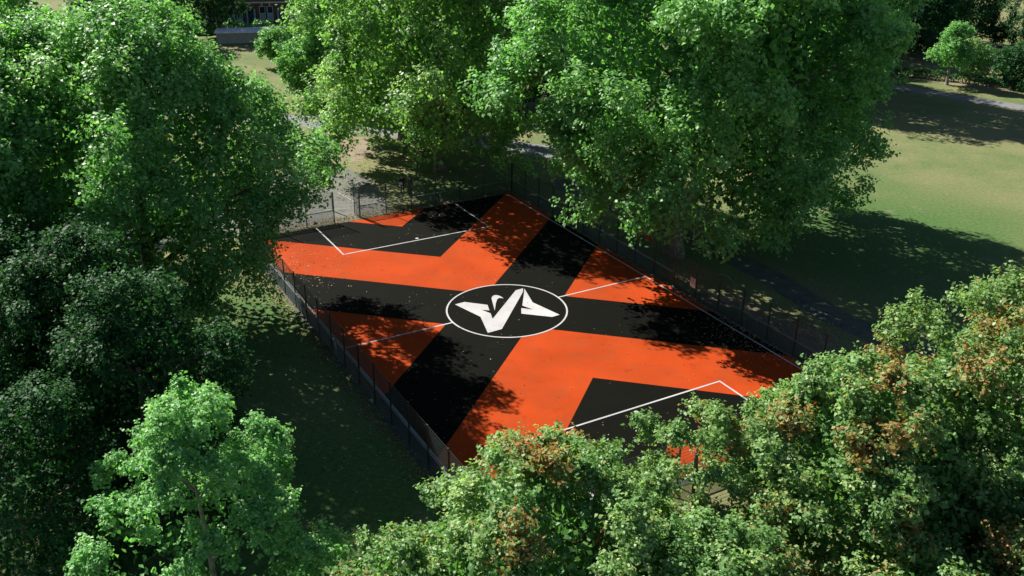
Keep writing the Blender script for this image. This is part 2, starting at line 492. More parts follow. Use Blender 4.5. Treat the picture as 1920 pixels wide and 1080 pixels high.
# notice, cloth and leaning branch on the lawn-side fence
def fence_pt(b, z, off=0.0):
    return C(fa + off, b, z)
p = fence_pt(-3.27, 0, -0.06)
sg = empty('notice', (p.x, p.y, 1.25), YAW + math.pi / 2); tag(sg, 'small pale pink notice fixed to the lawn-side fence', 'sign')
MB().box(-0.3, 0.3, -0.006, 0.006, -0.38, 0.38).build('plate', 'sign_pink', sg)
for zz in (-0.3, 0.3): MB().box(-0.25, 0.25, -0.016, -0.0085, zz - 0.02, zz + 0.02).build('fixing_strap', 'galvanised', sg)
cv, cf = [], []
pA, pB = fence_pt(1.8, 2.86, 0.05), fence_pt(0.35, 2.86, 0.05)
nx = 22
for i in range(nx + 1):
    t = i / nx
    for j, dz in enumerate((0.06, -0.10, -0.30)):
        q = pA.lerp(pB, t)
        k = 0.05 * math.sin(t * 17 + j) + 0.03 * math.sin(t * 41)
        cv.append((q.x + k + 0.02, q.y + k * 0.4, q.z + dz * (0.75 + 0.4 * math.sin(t * 9 + 1))))
for i in range(nx):
    for j in range(2):
        a = i * 3 + j; cf.append((a, a + 3, a + 4, a + 1))
cloth = pydata('red_cloth', cv, cf, 'red_cloth', smooth=True)
md = cloth.modifiers.new('thickness', 'SOLIDIFY'); md.thickness = 0.012
tag(cloth, 'strip of dark red cloth hung along the fence top', 'cloth')
br_pts = [C(9.5, -4.6, 2.55), C(9.55, -5.15, 2.75), C(9.5, -5.6, 2.6), C(9.46, -6.0, 2.15), C(9.42, -6.35, 1.4), C(9.4, -6.75, 0.55), C(9.42, -6.95, 0.02)]
tag(MB().tube(br_pts, [0.012, 0.02, 0.028, 0.03, 0.03, 0.032, 0.035], 6).build('fallen_branch', 'pale_bark'), 'thin pale curved branch leaning against the lawn-side fence', 'branch')

# ------------------------------------------------------------------ trees
def leaves_mesh(name, cen, nor, size, tint, rust, rng, mat, ratio=0.72, droop=0.35):
    n = len(cen)
    nor = nor / np.linalg.norm(nor, axis=1, keepdims=True)
    rv = rng.normal(size=(n, 3)); rv[:, 2] -= droop
    t = rv - nor * np.sum(rv * nor, axis=1, keepdims=True)
    t /= np.linalg.norm(t, axis=1, keepdims=True) + 1e-9
    b = np.cross(nor, t)
    L = size[:, None]
    W = L * ratio
    fold = rng.uniform(-0.05, 0.22, size=(n, 1)) * L
    v = np.empty((n, 4, 3), np.float32)
    v[:, 0] = cen - t * L * 0.5
    v[:, 1] = cen + b * W * 0.5 + nor * fold - t * L * 0.08
    v[:, 2] = cen + t * L * 0.5 - nor * fold * 0.4
    v[:, 3] = cen - b * W * 0.5 + nor * fold - t * L * 0.08
    me = bpy.data.meshes.new(name)
    me.vertices.add(n * 4)
    me.vertices.foreach_set('co', v.reshape(-1))
    me.loops.add(n * 4)
    me.loops.foreach_set('vertex_index', np.arange(n * 4, dtype=np.int32))
    me.polygons.add(n)
    me.polygons.foreach_set('loop_start', np.arange(0, n * 4, 4, dtype=np.int32))
    a = me.attributes.new('tint', 'FLOAT', 'FACE'); a.data.foreach_set('value', tint.astype(np.float32))
    a = me.attributes.new('rust', 'FLOAT', 'FACE'); a.data.foreach_set('value', rust.astype(np.float32))
    me.update(calc_edges=True)
    me.materials.append(M[mat])
    return me

def crown_profile(t, kind):
    # t: 0 bottom .. 1 top -> relative radius
    if kind == 'dome':
        return np.sqrt(np.clip(1 - ((t - 0.38) / 0.64) ** 2, 0.02, 1))
    if kind == 'column':
        return np.clip(np.sqrt(np.clip(1 - ((t - 0.42) / 0.60) ** 2, 0.02, 1)), 0, 1) ** 0.7
    if kind == 'cone2':
        return np.clip(1.0 - np.abs(t - 0.22) ** 1.25 * 1.12, 0.06, 1)
    if kind == 'cone':
        return np.clip(1.05 - t * 0.95, 0.05, 1) * np.clip(0.4 + t * 4, 0, 1)
    return np.sqrt(np.clip(1 - ((t - 0.5) / 0.52) ** 2, 0.02, 1))

def make_tree(name, label, x, y, h, r, zb, seed, n_leaf, leaf, mat, cat='tree', group=None, kind='dome', clump=None,
              trunk_r=None, rust=0.0, bark='bark', lean=(0, 0), shell=0.5, gap=0.0, squash=(1, 1), nclump=None, boughs=None, bsize=0.36, inner=0.09, shoot=0.45, ragged=0.04):
    rng = np.random.default_rng(seed)
    root = empty(name, (x, y, 0)); tag(root, label, cat, group)
    clump = clump or max(0.55, r * 0.155)
    H = h - zb
    nc = nclump or int(2.3 * (r * r * 2 + r * H) / (clump * clump) * 0.52)
    # boughs: big uneven masses on the crown outline; clumps sit on their outer faces
    nb = boughs or int(np.clip(r * 2.6, 14, 34))
    ti = (np.arange(nb) + rng.uniform(0.1, 0.9, nb)) / nb
    ti = ti ** 0.9
    phb = np.arange(nb) * 2.39996 + rng.normal(0, 0.35, nb)
    br_ = r * bsize * rng.uniform(0.72, 1.25, nb)
    prof = crown_profile(ti, kind) * r * rng.uniform(0.78 - ragged, 1.10 + ragged * 0.5, nb)
    rb = np.maximum(prof - br_ * 0.75, 0.04 * r)
    bc = np.stack([np.cos(phb) * rb * squash[0], np.sin(phb) * rb * squash[1], zb + br_ * 0.55 + ti * (H - br_ * 1.2)], 1)
    bi = rng.choice(nb, nc, p=(br_ ** 2) / (br_ ** 2).sum())
    cdir = rng.normal(size=(nc, 3)); cdir /= np.linalg.norm(cdir, axis=1, keepdims=True)
    ob = np.stack([np.cos(phb), np.sin(phb), (ti - 0.35) * 1.3], 1)[bi]
    cdir = cdir + ob * 0.62 + np.array([0, 0, 0.22]); cdir /= np.linalg.norm(cdir, axis=1, keepdims=True)
    cc = bc[bi] + cdir * (br_[bi] * rng.uniform(0.62, 1.05, nc))[:, None] * np.array([1, 1, 0.85])
    cc[:, 2] = np.clip(cc[:, 2], zb * 0.6, h - clump * 0.4)
    t = np.clip((cc[:, 2] - zb) / H, 0, 1)
    cc[:, 0] += lean[0] * t * h; cc[:, 1] += lean[1] * t * h
    d = cdir
    if gap > 0:
        keep = rng.random(nc) > gap
        cc, t, d = cc[keep], t[keep], d[keep]; nc = len(cc)
    # trunk and limbs
    tr = trunk_r or 0.028 * h
    wood = MB()
    top_z = zb + H * 0.62
    trunk_pts, trunk_rad = [], []
    wx, wy = rng.uniform(-1, 1, 2)
    for i in range(8):
        s = i / 7
        z = top_z * s
        trunk_pts.append((lean[0] * z + 0.02 * h * wx * math.sin(s * 3), lean[1] * z + 0.02 * h * wy * math.sin(s * 2.6), z - 0.1 * (i == 0)))
        trunk_rad.append(tr * (1.35 if i == 0 else 1.0) * (1 - 0.72 * s))
    MB().tube(trunk_pts, trunk_rad, 9).build('trunk', bark, root)
    nlimb = max(5, min(15, int(r * 1.3)))
    idx = rng.choice(nc, nlimb, replace=False)
    limb_nodes, limb_rad = [], []
    tp = np.array(trunk_pts)
    for li, i in enumerate(idx):
        e = cc[i] * 1.0
        z0 = max(zb * 0.55, min(top_z * 0.95, e[2] - 0.55 * math.hypot(e[0], e[1])))
        s = z0 / top_z * 7; a = int(min(6, s)); st = tp[a] + (tp[a + 1] - tp[a]) * (s - a)
        mid = st * 0.5 + e * 0.5 + np.array([0, 0, 0.10 * np.linalg.norm(e - st)]) + rng.normal(size=3) * 0.03 * r
        pts = [(1 - u) ** 2 * st + 2 * u * (1 - u) * mid + u * u * e for u in np.linspace(0, 1, 7)]
        r0 = tr * 0.42 * (1 - 0.5 * z0 / top_z)
        rr_ = [r0 * (1 - 0.8 * u) for u in np.linspace(0, 1, 7)]
        wood.tube(pts, rr_, 6, False)
        limb_nodes += pts[1:]; limb_rad += rr_[1:]
    # twigs grow clump to clump: each joins the nearest wood already there
    ln = np.array(limb_nodes); lr = np.array(limb_rad)
    nodes = np.concatenate([ln, np.zeros((nc, 3))]); nrad = np.concatenate([lr, np.zeros(nc)]); used_n = len(ln)
    d0 = np.min(np.linalg.norm(ln[None] - cc[:, None], axis=2), axis=1)
    for i in np.argsort(d0):
        dd_ = np.linalg.norm(nodes[:used_n] - cc[i], axis=1) + np.maximum(0, nodes[:used_n, 2] - cc[i][2]) * 0.5
        j = np.argmin(dd_)
        q0 = min(max(nrad[j] * 0.72, 0.0011 * h), 0.0048 * h)
        if np.linalg.norm(nodes[j] - cc[i]) > 0.25:
            st = nodes[j]; mid = (st + cc[i]) / 2 + np.array([0, 0, 0.10 * np.linalg.norm(cc[i] - st)]) + rng.normal(size=3) * 0.06 * clump
            wood.tube([st, mid, cc[i]], [q0, q0 * 0.75, q0 * 0.5], 4, False)
        nodes[used_n] = cc[i]; nrad[used_n] = q0 * 0.6; used_n += 1
    # leaves: clumps > sprays > leaves
    per_c = 15
    ns = nc * per_c
    ci = np.repeat(np.arange(nc), per_c)
    csz = clump * rng.uniform(0.62, 1.3, nc)
    sd = rng.normal(size=(ns, 3)); sd /= np.linalg.norm(sd, axis=1, keepdims=True)
    outw = d[ci]
    sd = sd + outw * 0.55 + np.array([0, 0, 0.25]); sd /= np.linalg.norm(sd, axis=1, keepdims=True)
    srad = csz[ci] * rng.uniform(0.15, 0.85, ns)
    sc = cc[ci] + sd * srad[:, None] * np.array([1.0, 1.0, 0.72])
    sc[:, 2] -= 0.10 * (srad ** 2) / clump
    nlv = max(4, int(n_leaf / ns))
    si = np.repeat(np.arange(ns), nlv)
    n = len(si)
    spread = clump * 0.32
    # leafy shoots: leaves strung along short twigs that reach outwards and up
    ax = sd * 0.8 + rng.normal(size=(ns, 3)) * 0.45 + np.array([0, 0, shoot]); ax /= np.linalg.norm(ax, axis=1, keepdims=True)
    tl = clump * rng.uniform(0.35, 1.05, ns)
    uu = rng.random(n)
    lc = sc[si] + ax[si] * (tl[si] * uu)[:, None] + rng.normal(size=(n, 3)) * (spread * (0.62 - 0.34 * uu))[:, None]
    # a quarter of the leaves bridge neighbouring clumps so the crown reads as one canopy
    dist = np.linalg.norm(cc[:, None, :] - cc[None], axis=2) + np.eye(nc) * 1e6
    nb6 = np.argsort(dist, axis=1)[:, :5]
    br = rng.random(n) < 0.20
    k2 = ci[si][br]; o2 = nb6[k2, rng.integers(0, 5, len(k2))]
    u2 = rng.random((len(k2), 1))
    lc[br] = cc[k2] * (1 - u2) + cc[o2] * u2 + d[k2] * clump * rng.uniform(0.0, 0.75, (len(k2), 1)) + rng.normal(size=(len(k2), 3)) * clump * 0.28
    nor = sd[si] * 0.6 + rng.normal(size=(n, 3)) * 0.40 + np.array([0, 0, 0.55])
    size = leaf * rng.uniform(0.6, 1.3, n)
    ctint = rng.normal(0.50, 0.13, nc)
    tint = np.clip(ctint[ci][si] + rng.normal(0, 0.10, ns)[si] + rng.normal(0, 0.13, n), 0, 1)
    ru = np.zeros(n)
    if rust > 0:
        nb = max(1, int(nc * rust * 0.06))
        bad = rng.choice(nc, nb, replace=False)
        cr = np.zeros(nc)
        dd = np.linalg.norm(cc[:, None, :] - cc[bad][None], axis=2).min(1)
        cr = np.clip(1.2 - dd / (clump * 1.5), 0, 1)
        p = cr[ci][si] * 0.85 + rust * 0.025
        sprp = rng.random(ns)[si]
        ru = np.where((rng.random(n) < p) & (sprp < 0.2 + p * 1.2), rng.uniform(0.45, 1.0, n), rng.uniform(0, 0.12, n) * rust)
    # inner foliage: bigger, sparser leaves added through the heart of the crown to stop sunlight
    ni = int(n * inner)
    vi = rng.normal(size=(ni, 3)); vi /= np.linalg.norm(vi, axis=1, keepdims=True)
    tz = rng.beta(1.6, 1.5, ni)
    ri = crown_profile(tz, kind) * r * 0.74 * np.sqrt(rng.uniform(0.05, 1, ni)); pa = rng.uniform(0, 2 * math.pi, ni)
    li = np.stack([np.cos(pa) * ri + lean[0] * tz * h, np.sin(pa) * ri + lean[1] * tz * h, zb + H * 0.05 + tz * H * 0.85], 1)
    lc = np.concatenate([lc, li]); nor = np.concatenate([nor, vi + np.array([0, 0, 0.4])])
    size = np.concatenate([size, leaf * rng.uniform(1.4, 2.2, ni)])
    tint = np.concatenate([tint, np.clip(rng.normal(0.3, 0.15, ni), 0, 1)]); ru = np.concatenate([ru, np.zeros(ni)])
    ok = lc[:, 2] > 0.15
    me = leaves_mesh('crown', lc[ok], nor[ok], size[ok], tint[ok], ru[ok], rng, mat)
    wood.build('branches', bark, root)
    link('crown', me, root)
    return root

def copy_tree(root, x, y, rz, sc, label, group=None):
    o = root.copy(); col.objects.link(o)
    o.location = (x, y, 0); o.rotation_euler = (0, 0, rz); o.scale = (sc, sc, sc)
    o['label'] = label
    if group: o['group'] = group
    for ch in list(root.children):
        c = ch.copy(); col.objects.link(c); c.parent = o
    return o

GP = 'tall plane trees round the court'
make_tree('plane_tree', 'huge spreading plane tree overhanging the fence and yard corner of the court', -25.0, 61.0, 21.4, 10.9, 2.6, 11, 120000, 0.26, 'leaf_plane', group=GP, trunk_r=0.62, inner=0.10)
make_tree('plane_tree', 'tall plane tree pressed against the huge one, away from the court', -37.5, 58, 22, 9.8, 1.8, 12, 52000, 0.33, 'leaf_plane', group=GP)
make_tree('plane_tree', 'broad light green plane tree behind the goal end near the two people', -7.6, 95.5, 28, 11.8, 0.9, 13, 86000, 0.345, 'leaf_light', group=GP, trunk_r=0.6)
make_tree('plane_tree', 'light green plane tree between the broad one and the park path', -12.6, 107.5, 21, 7.8, 1.2, 16, 42000, 0.33, 'leaf_light', group=GP)
make_tree('plane_tree', 'massive dense plane tree towering over the lawn-side fence', 13.4, 73.4, 31, 12.7, 2.2, 14, 134000, 0.335, 'leaf_plane', group=GP, trunk_r=0.7, kind='column', boughs=52, bsize=0.28)
make_tree('plane_tree', 'deep green plane tree standing at the edge of the open lawn', 23.4, 82, 28, 9.4, 1.0, 15, 76000, 0.29, 'leaf_plane', group=GP, trunk_r=0.55)
make_tree('broadleaf_tree', 'bright green young tree with bare twigs showing, on the shady grass', -12.2, 30.4, 12.2, 5.4, 1.8, 21, 66000, 0.15, 'leaf_fresh', kind='cone2', clump=0.44, trunk_r=0.2, bark='pale_bark', gap=0.22, boughs=36, bsize=0.18, inner=0.01, shoot=0.9, ragged=0.30)
GC = 'browning chestnut trees at the goal end'
make_tree('chestnut_tree', 'wide rounded chestnut by the corner of the court, lightly browned leaves', 0.9, 28.0, 10.4, 6.2, 1.2, 31, 105000, 0.175, 'leaf_chestnut', group=GC, rust=0.7, clump=0.7, boughs=36, bsize=0.27)
make_tree('chestnut_tree', 'small open chestnut with orange court paint showing through its leaves', 7.6, 32.8, 9.8, 2.9, 5.4, 32, 15000, 0.16, 'leaf_chestnut', group=GC, rust=0.9, clump=0.5, gap=0.3, inner=0.0)
make_tree('chestnut_tree', 'tall full chestnut with rusty patches behind the goal end fence', 15.0, 32.4, 12.7, 5.5, 1.4, 33, 105000, 0.175, 'leaf_chestnut', group=GC, rust=0.9, clump=0.72, boughs=40, bsize=0.27)
make_tree('chestnut_tree', 'tallest chestnut, its upper leaves heavily browned, towards the lawn', 21.0, 34.2, 15.3, 6.2, 1.4, 34, 90000, 0.175, 'leaf_chestnut', group=GC, rust=1.6, clump=0.72, boughs=40, bsize=0.27)
make_tree('chestnut_tree', 'low chestnut filling the gap between the rounded and the tall chestnuts', 7.6, 26.4, 8.6, 4.6, 1.0, 35, 52000, 0.175, 'leaf_chestnut', group=GC, rust=0.7, clump=0.65, boughs=30, bsize=0.28)
make_tree('chestnut_tree', 'lowest chestnut tucked before the tall full one', 14.8, 25.6, 8.0, 5.0, 0.8, 36, 38000, 0.17, 'leaf_chestnut', group=GC, rust=1.0, clump=0.75)
make_tree('chestnut_tree', 'lower chestnut tucked before the tallest, rusty leaves', 21.5, 27.0, 9.5, 5.0, 0.8, 37, 36000, 0.17, 'leaf_chestnut', group=GC, rust=1.2, clump=0.75)
make_tree('chestnut_tree', 'small low chestnut on the grass side of the rounded one', -4.4, 27.2, 8.0, 3.0, 1.0, 38, 16000, 0.165, 'leaf_chestnut', group=GC, rust=0.5, clump=0.55, gap=0.1)
GD = 'shaded trees on the left of the lawn'
make_tree('shade_tree', 'dark tree under the tall planes with one sunlit top sprig', -27.0, 46.5, 12.0, 6.6, 0.6, 41, 40000, 0.21, 'leaf_painted_shade', group=GD)
make_tree('shade_tree', 'low dark tree beside the bright young tree', -20.8, 33.0, 10.2, 5.0, 0.6, 42, 38000, 0.17, 'leaf_painted_shade', group=GD)
make_tree('shade_tree', 'dark spreading understorey tree below the huge plane', -22.6, 43.6, 13.6, 5.4, 0.6, 43, 42000, 0.20, 'leaf_painted_shade', group=GD)
make_tree('shade_tree', 'dark upright tree between the huge plane and the bright young tree', -17.4, 39.0, 13.2, 4.5, 0.6, 44, 34000, 0.18, 'leaf_painted_shade', group=GD)
# beyond the court
GB = 'background trees beyond the park path'
make_tree('background_tree', 'feathery light tree behind the broad light green plane, near the path', -21.6, 126, 21, 6.6, 1.2, 51, 40000, 0.30, 'leaf_fresh', group=GB, kind='column')
make_tree('background_tree', 'low leafy tree at the foot of the feathery light tree', -26.6, 125, 8.6, 4.2, 0.6, 54, 14000, 0.29, 'leaf_plane', group=GB, kind='ball', clump=0.9)
bt = make_tree('background_tree', 'dark full tree behind the sapling at the lawn edge', 56, 160, 15, 8.2, 0.6, 52, 34000, 0.34, 'leaf_dark', group=GB)
for i, (x, y, rz, sc, lb) in enumerate((
        (33, 140, 1.3, 1.0, 'dark tree beyond the plane tree at the lawn edge'),
        (45, 152, 5.6, 0.95, 'dark tree behind the low dark hedge'),
        (67, 164, 2.2, 0.95, 'dark tree next to the teal shed'),
        (88, 158, 4.0, 1.0, 'dark tree in front of the low pale wall'),
        (-9, 130, 0.6, 1.2, 'dark tree hidden behind the broad light green plane'),
        (8, 122, 5.1, 1.25, 'dark tree between the two largest planes'),
        (-64, 165, 2.9, 1.15, 'dark tree beside the brick terrace'),
        (100, 166, 0.9, 1.1, 'dark tree at the far end of the pale wall'),
        (78, 170, 3.3, 0.8, 'small dark tree behind the low pale wall'))):
    copy_tree(bt, x, y, rz, sc, lb)
lt = make_tree('background_tree', 'green tree rising behind the tall planes on the left', -47, 84, 20, 8.8, 1.2, 53, 38000, 0.32, 'leaf_plane', group=GB)
copy_tree(lt, 42, 131.5, 0.8, 1.25, 'green tree whose shade falls across the far lawn')
copy_tree(lt, 37, 143, 2.4, 1.3, 'green tree at the end of the low dark hedge')
copy_tree(lt, -60, 84, 3.0, 1.1, 'green tree at the outer left of the park')
copy_tree(lt, -57, 104, 3.9, 1.1, 'green tree near the outer end of the park path')
copy_tree(lt, -51, 62, 5.0, 1.05, 'green tree behind the tall plane away from the court')
make_tree('sapling', 'slim bright sapling with pale stem by the lawn path', 62.6, 138.5, 8.4, 3.6, 2.2, 61, 12000, 0.26, 'leaf_fresh', group='young trees by the lawn path', bark='pale_bark', kind='cone', clump=0.75)
make_tree('shrub', 'round olive shrub between the sapling and the dark bush', 68.2, 143, 5.6, 2.9, 0.4, 62, 9000, 0.24, 'leaf_chestnut', cat='shrub', kind='ball', clump=0.7)
make_tree('shrub', 'dark round bush beside the lawn path', 71.3, 136.6, 6.2, 3.3, 0.3, 63, 10000, 0.26, 'leaf_dark', cat='shrub', kind='ball', clump=0.8)
make_tree('shrub', 'rounded green bush in front of the pale outbuilding', -35.6, 147, 5.6, 2.9, 0.3, 64, 9000, 0.30, 'leaf_plane', cat='shrub', kind='ball', clump=0.9)
make_tree('conifer', 'dark dense evergreen beside the brick terrace', -51.5, 171, 15, 4.4, 0.5, 65, 14000, 0.34, 'leaf_dark', kind='column', clump=1.0)

def hedge(label, pts, w, h, n, leaf, mat, seed):
    rng = np.random.default_rng(seed)
    pts = np.array(pts, float)
    seg = np.linalg.norm(np.diff(pts, axis=0), axis=1); tot = seg.sum(); cum = np.concatenate([[0], np.cumsum(seg)])
    s = rng.uniform(0, tot, n)
    k = np.clip(np.searchsorted(cum, s) - 1, 0, len(seg) - 1)
    f = (s - cum[k]) / seg[k]
    base = pts[k] + (pts[k + 1] - pts[k]) * f[:, None]
    dr = (pts[k + 1] - pts[k]) / seg[k][:, None]; nn = np.stack([-dr[:, 1], dr[:, 0]], 1)
    a = rng.uniform(0, math.pi, n)
    bulge = 1 + 0.16 * np.sin(s * 1.1) + 0.12 * np.sin(s * 2.7 + 1) + rng.normal(0, 0.05, n)
    off = np.cos(a) * w / 2 * bulge; z = np.sin(a) ** 0.6 * h * bulge
    cen = np.stack([base[:, 0] + nn[:, 0] * off, base[:, 1] + nn[:, 1] * off, np.maximum(z * rng.uniform(0.8, 1, n) ** 0.5, 0.1)], 1)
    nor = np.stack([nn[:, 0] * np.cos(a), nn[:, 1] * np.cos(a), np.sin(a) + 0.3], 1) + rng.normal(size=(n, 3)) * 0.5
    me = leaves_mesh('foliage', cen, nor, leaf * rng.uniform(0.6, 1.3, n), np.clip(rng.normal(0.45, 0.2, n), 0, 1), np.zeros(n), rng, mat)
    o = empty('hedge', (0, 0, 0)); tag(o, label, 'hedge'); link('foliage', me, o)
    st = MB()
    for i in range(0, int(tot), 2):
        kk = np.clip(np.searchsorted(cum, i) - 1, 0, len(seg) - 1)
        b_ = pts[kk] + (pts[kk + 1] - pts[kk]) * ((i - cum[kk]) / seg[kk])
        st.tube([(b_[0], b_[1], -0.05), (b_[0] + 0.1, b_[1], h * 0.45), (b_[0] - 0.1, b_[1] + 0.1, h * 0.8)], [0.05, 0.04, 0.015], 5)
    st.build('stems', 'bark', o)
hedge('low dark hedge running beside the lawn path', [(50, 147.5), (58, 144), (66, 139.8), (76, 133), (90, 122)], 1.6, 1.3, 9000, 0.26, 'leaf_dark', 71)
hedge('clipped green hedge in front of the brick terrace', [(-58, 173.6), (-46, 176), (-34, 178.4)], 2.2, 1.9, 7000, 0.34, 'leaf_fresh', 72)

# ------------------------------------------------------------------ buildings beyond the trees
hx, hy = -46.0, 183.0
ha = math.radians(10)
house = empty('terrace_house', (hx, hy, 0), ha)
tag(house, 'brown brick terrace with pale arched windows behind the clipped hedge', 'house')
wall = MB()
openings = []           # x0,x1,z0,z1
for bay in range(-3, 4):
    x = bay * 5.6
    openings += [(x - 1.35, x - 0.25, 1.0, 3.6), (x + 0.05, x + 1.15, 1.0, 3.6), (x + 2.2, x + 3.2, 0.25, 3.1)]
    openings += [(x - 1.25, x - 0.2, 5.0, 7.2), (x + 0.1, x + 1.1, 5.0, 7.2), (x + 2.2, x + 3.2, 5.0, 7.2)]
X0, X1, HT = -20.0, 22.0, 9.0
def wall_strip(rows, z0, z1):
    xs = sorted(rows); cur = X0
    for a, b in xs:
        wall.box(cur, a, 0, 0.35, z0, z1); cur = b
    wall.box(cur, X1, 0, 0.35, z0, z1)
lo = [o for o in openings if o[2] < 4]; hi_ = [o for o in openings if o[2] > 4]
wall_strip([(o[0], o[1]) for o in lo if o[2] < 0.5], 0.0, 1.0)
wall_strip([(o[0], o[1]) for o in lo], 1.0, 3.1)
wall_strip([(o[0], o[1]) for o in lo if o[2] > 0.5], 3.1, 3.6)
wall.box(X0, X1, 0, 0.35, 3.6, 5.0)
wall_strip([(o[0], o[1]) for o in hi_], 5.0, 7.2)
wall.box(X0, X1, 0, 0.35, 7.2, HT)
wall.box(X0, X0 + 0.35, 0.35, 9, 0, HT).box(X1 - 0.35, X1, 0.35, 9, 0, HT).box(X0 + 0.35, X1 - 0.35, 8.65, 9, 0, HT)
wall.build('wall', 'brick', house)
for o in openings:
    x0, x1, z0, z1 = o
    if z0 < 0.5:
        d_ = MB().box(x0 + 0.06, x1 - 0.06, 0.16, 0.22, 0.25, 2.45).build('door', 'door_paint', house)
        MB().box(x1 - 0.24, x1 - 0.16, 0.11, 0.158, 1.25, 1.37).build('handle', 'galvanised', d_)
        MB().box(x0 + 0.06, x1 - 0.06, 0.18, 0.2, 2.52, 3.04).build('fanlight', 'glass', house)
        MB().box(x0 - 0.32, x0 - 0.04, -0.12, -0.002, 0, 3.1).box(x1 + 0.04, x1 + 0.32, -0.12, -0.002, 0, 3.1).build('door_pilaster', 'blind', house)
        MB().box(x0 - 0.02, x1 + 0.02, -0.5, -0.13, 0.0, 0.24).build('step', 'stone', house)
    else:
        w_ = MB()
        w_.box(x0, x0 + 0.1, 0.1, 0.2, z0, z1).box(x1 - 0.1, x1, 0.1, 0.2, z0, z1).box(x0 + 0.1, x1 - 0.1, 0.1, 0.2, z0, z0 + 0.1).box(x0 + 0.1, x1 - 0.1, 0.1, 0.2, z1 - 0.1, z1)
        zm = (z0 + z1) / 2
        w_.box(x0 + 0.1, x1 - 0.1, 0.1, 0.2, zm - 0.05, zm + 0.05)
        wo = w_.build('window', 'white_frame', house)
        MB().box(x0 + 0.1, x1 - 0.1, 0.14, 0.16, zm + 0.05, z1 - 0.1).build('pane', 'glass', wo)
        MB().box(x0 + 0.1, x1 - 0.1, 0.14, 0.16, z0 + 0.1, zm - 0.05).build('pane', 'blind', wo)
        MB().box(x0 - 0.12, x1 + 0.12, -0.14, -0.002, z0 - 0.16, z0 - 0.01).build('sill', 'stone', house)
    if z0 < 4:
        xc = (x0 + x1) / 2
        MB().box(xc - 0.13, xc + 0.13, -0.06, -0.002, z1 + 0.02, z1 + 0.5).build('keystone', 'stone', house)
MB().box(X0, X1, -0.08, -0.002, 4.15, 4.4).build('string_course', 'stone', house)
rf = MB(); n0 = 0
rf.v += [(X0 - .3, -.4, HT), (X1 + .3, -.4, HT), (X1 + .3, 9.4, HT), (X0 - .3, 9.4, HT), (X0 - .3, 4.5, HT + 3.4), (X1 + .3, 4.5, HT + 3.4)]
rf.f += [(0, 1, 5, 4), (2, 3, 4, 5), (1, 2, 5), (3, 0, 4), (0, 3, 2, 1)]
roof = rf.build('roof', 'slate', house)
for bay in (-2, 0, 2):
    MB().box(bay * 5.6 + 3.6, bay * 5.6 + 4.8, 4.0, 5.0, HT + 2.2, HT + 4.8).build('chimney', 'brick', roof)
# pale ribbed outbuilding roof and wall in front of the hedge
ob = empty('outbuilding', (-43.5, 166.0, 0), math.radians(10)); tag(ob, 'low outbuilding with pale ribbed roof in front of the clipped hedge', 'outbuilding')
MB().box(-7.0, 5.4, 0, 4.2, 0, 1.75).build('wall', 'render_wall', ob)
m_ = MB()
m_.box(-7.3, 5.7, -0.3, 4.5, 1.752, 1.86)
m_.build('roof', 'pale_roof', ob)
rib = MB().box(-7.3, 5.7, -0.05, 0.05, 0, 0.07).mesh('rib'); rib.materials.append(M['pale_roof'])
for j in range(9):
    q = link('rib', rib, ob); q.location = (0, -0.2 + j * 0.56, 1.861)
MB().box(2.4, 3.4, -0.05, -0.003, 0.02, 1.6).build('door', 'door_paint', ob)
# teal shed at the far right, pale wall before it
sh = empty('shed', (82, 190, 0), math.radians(-20)); tag(sh, 'teal boarded shed glimpsed beyond the dark trees', 'shed')
MB().box(-4.9, 4.9, 0.03, 5.5, 0, 4.6).build('wall', 'teal_paint', sh)
bd = MB().box(0.01, 0.33, -0.002, 0.027, 0.05, 4.55).mesh('board'); bd.materials.append(M['teal_paint'])
for j in range(28):
    q = link('board', bd, sh); q.location = (-4.9 + j * 0.35, 0, 0)
MB().prism([(-5.2, -0.3), (5.2, -0.3), (5.2, 5.8), (-5.2, 5.8)], 4.602, 4.8).build('roof', 'slate', sh)
MB().box(-0.6, 0.6, -0.045, -0.004, 0.05, 2.2).build('door', 'door_paint', sh)
wl = empty('boundary_wall', (0, 0, 0)); tag(wl, 'low pale-topped wall under the dark trees beyond the lawn', 'wall')
a, b = Vector((66, 175, 0)), Vector((104, 147, 0)); dv = (b - a).normalized(); nv = Vector((-dv.y, dv.x, 0))
def oblong(a, b, w, z0, z1, name, mat, parent):
    pts = [a + nv * w / 2, a - nv * w / 2, b - nv * w / 2, b + nv * w / 2]
    return MB().prism([(p.x, p.y) for p in pts], z0, z1).build(name, mat, parent)
oblong(a, b, 0.4, 0, 1.1, 'masonry', 'brick', wl)
oblong(a, b, 0.62, 1.102, 1.24, 'coping', 'pale_roof', wl)

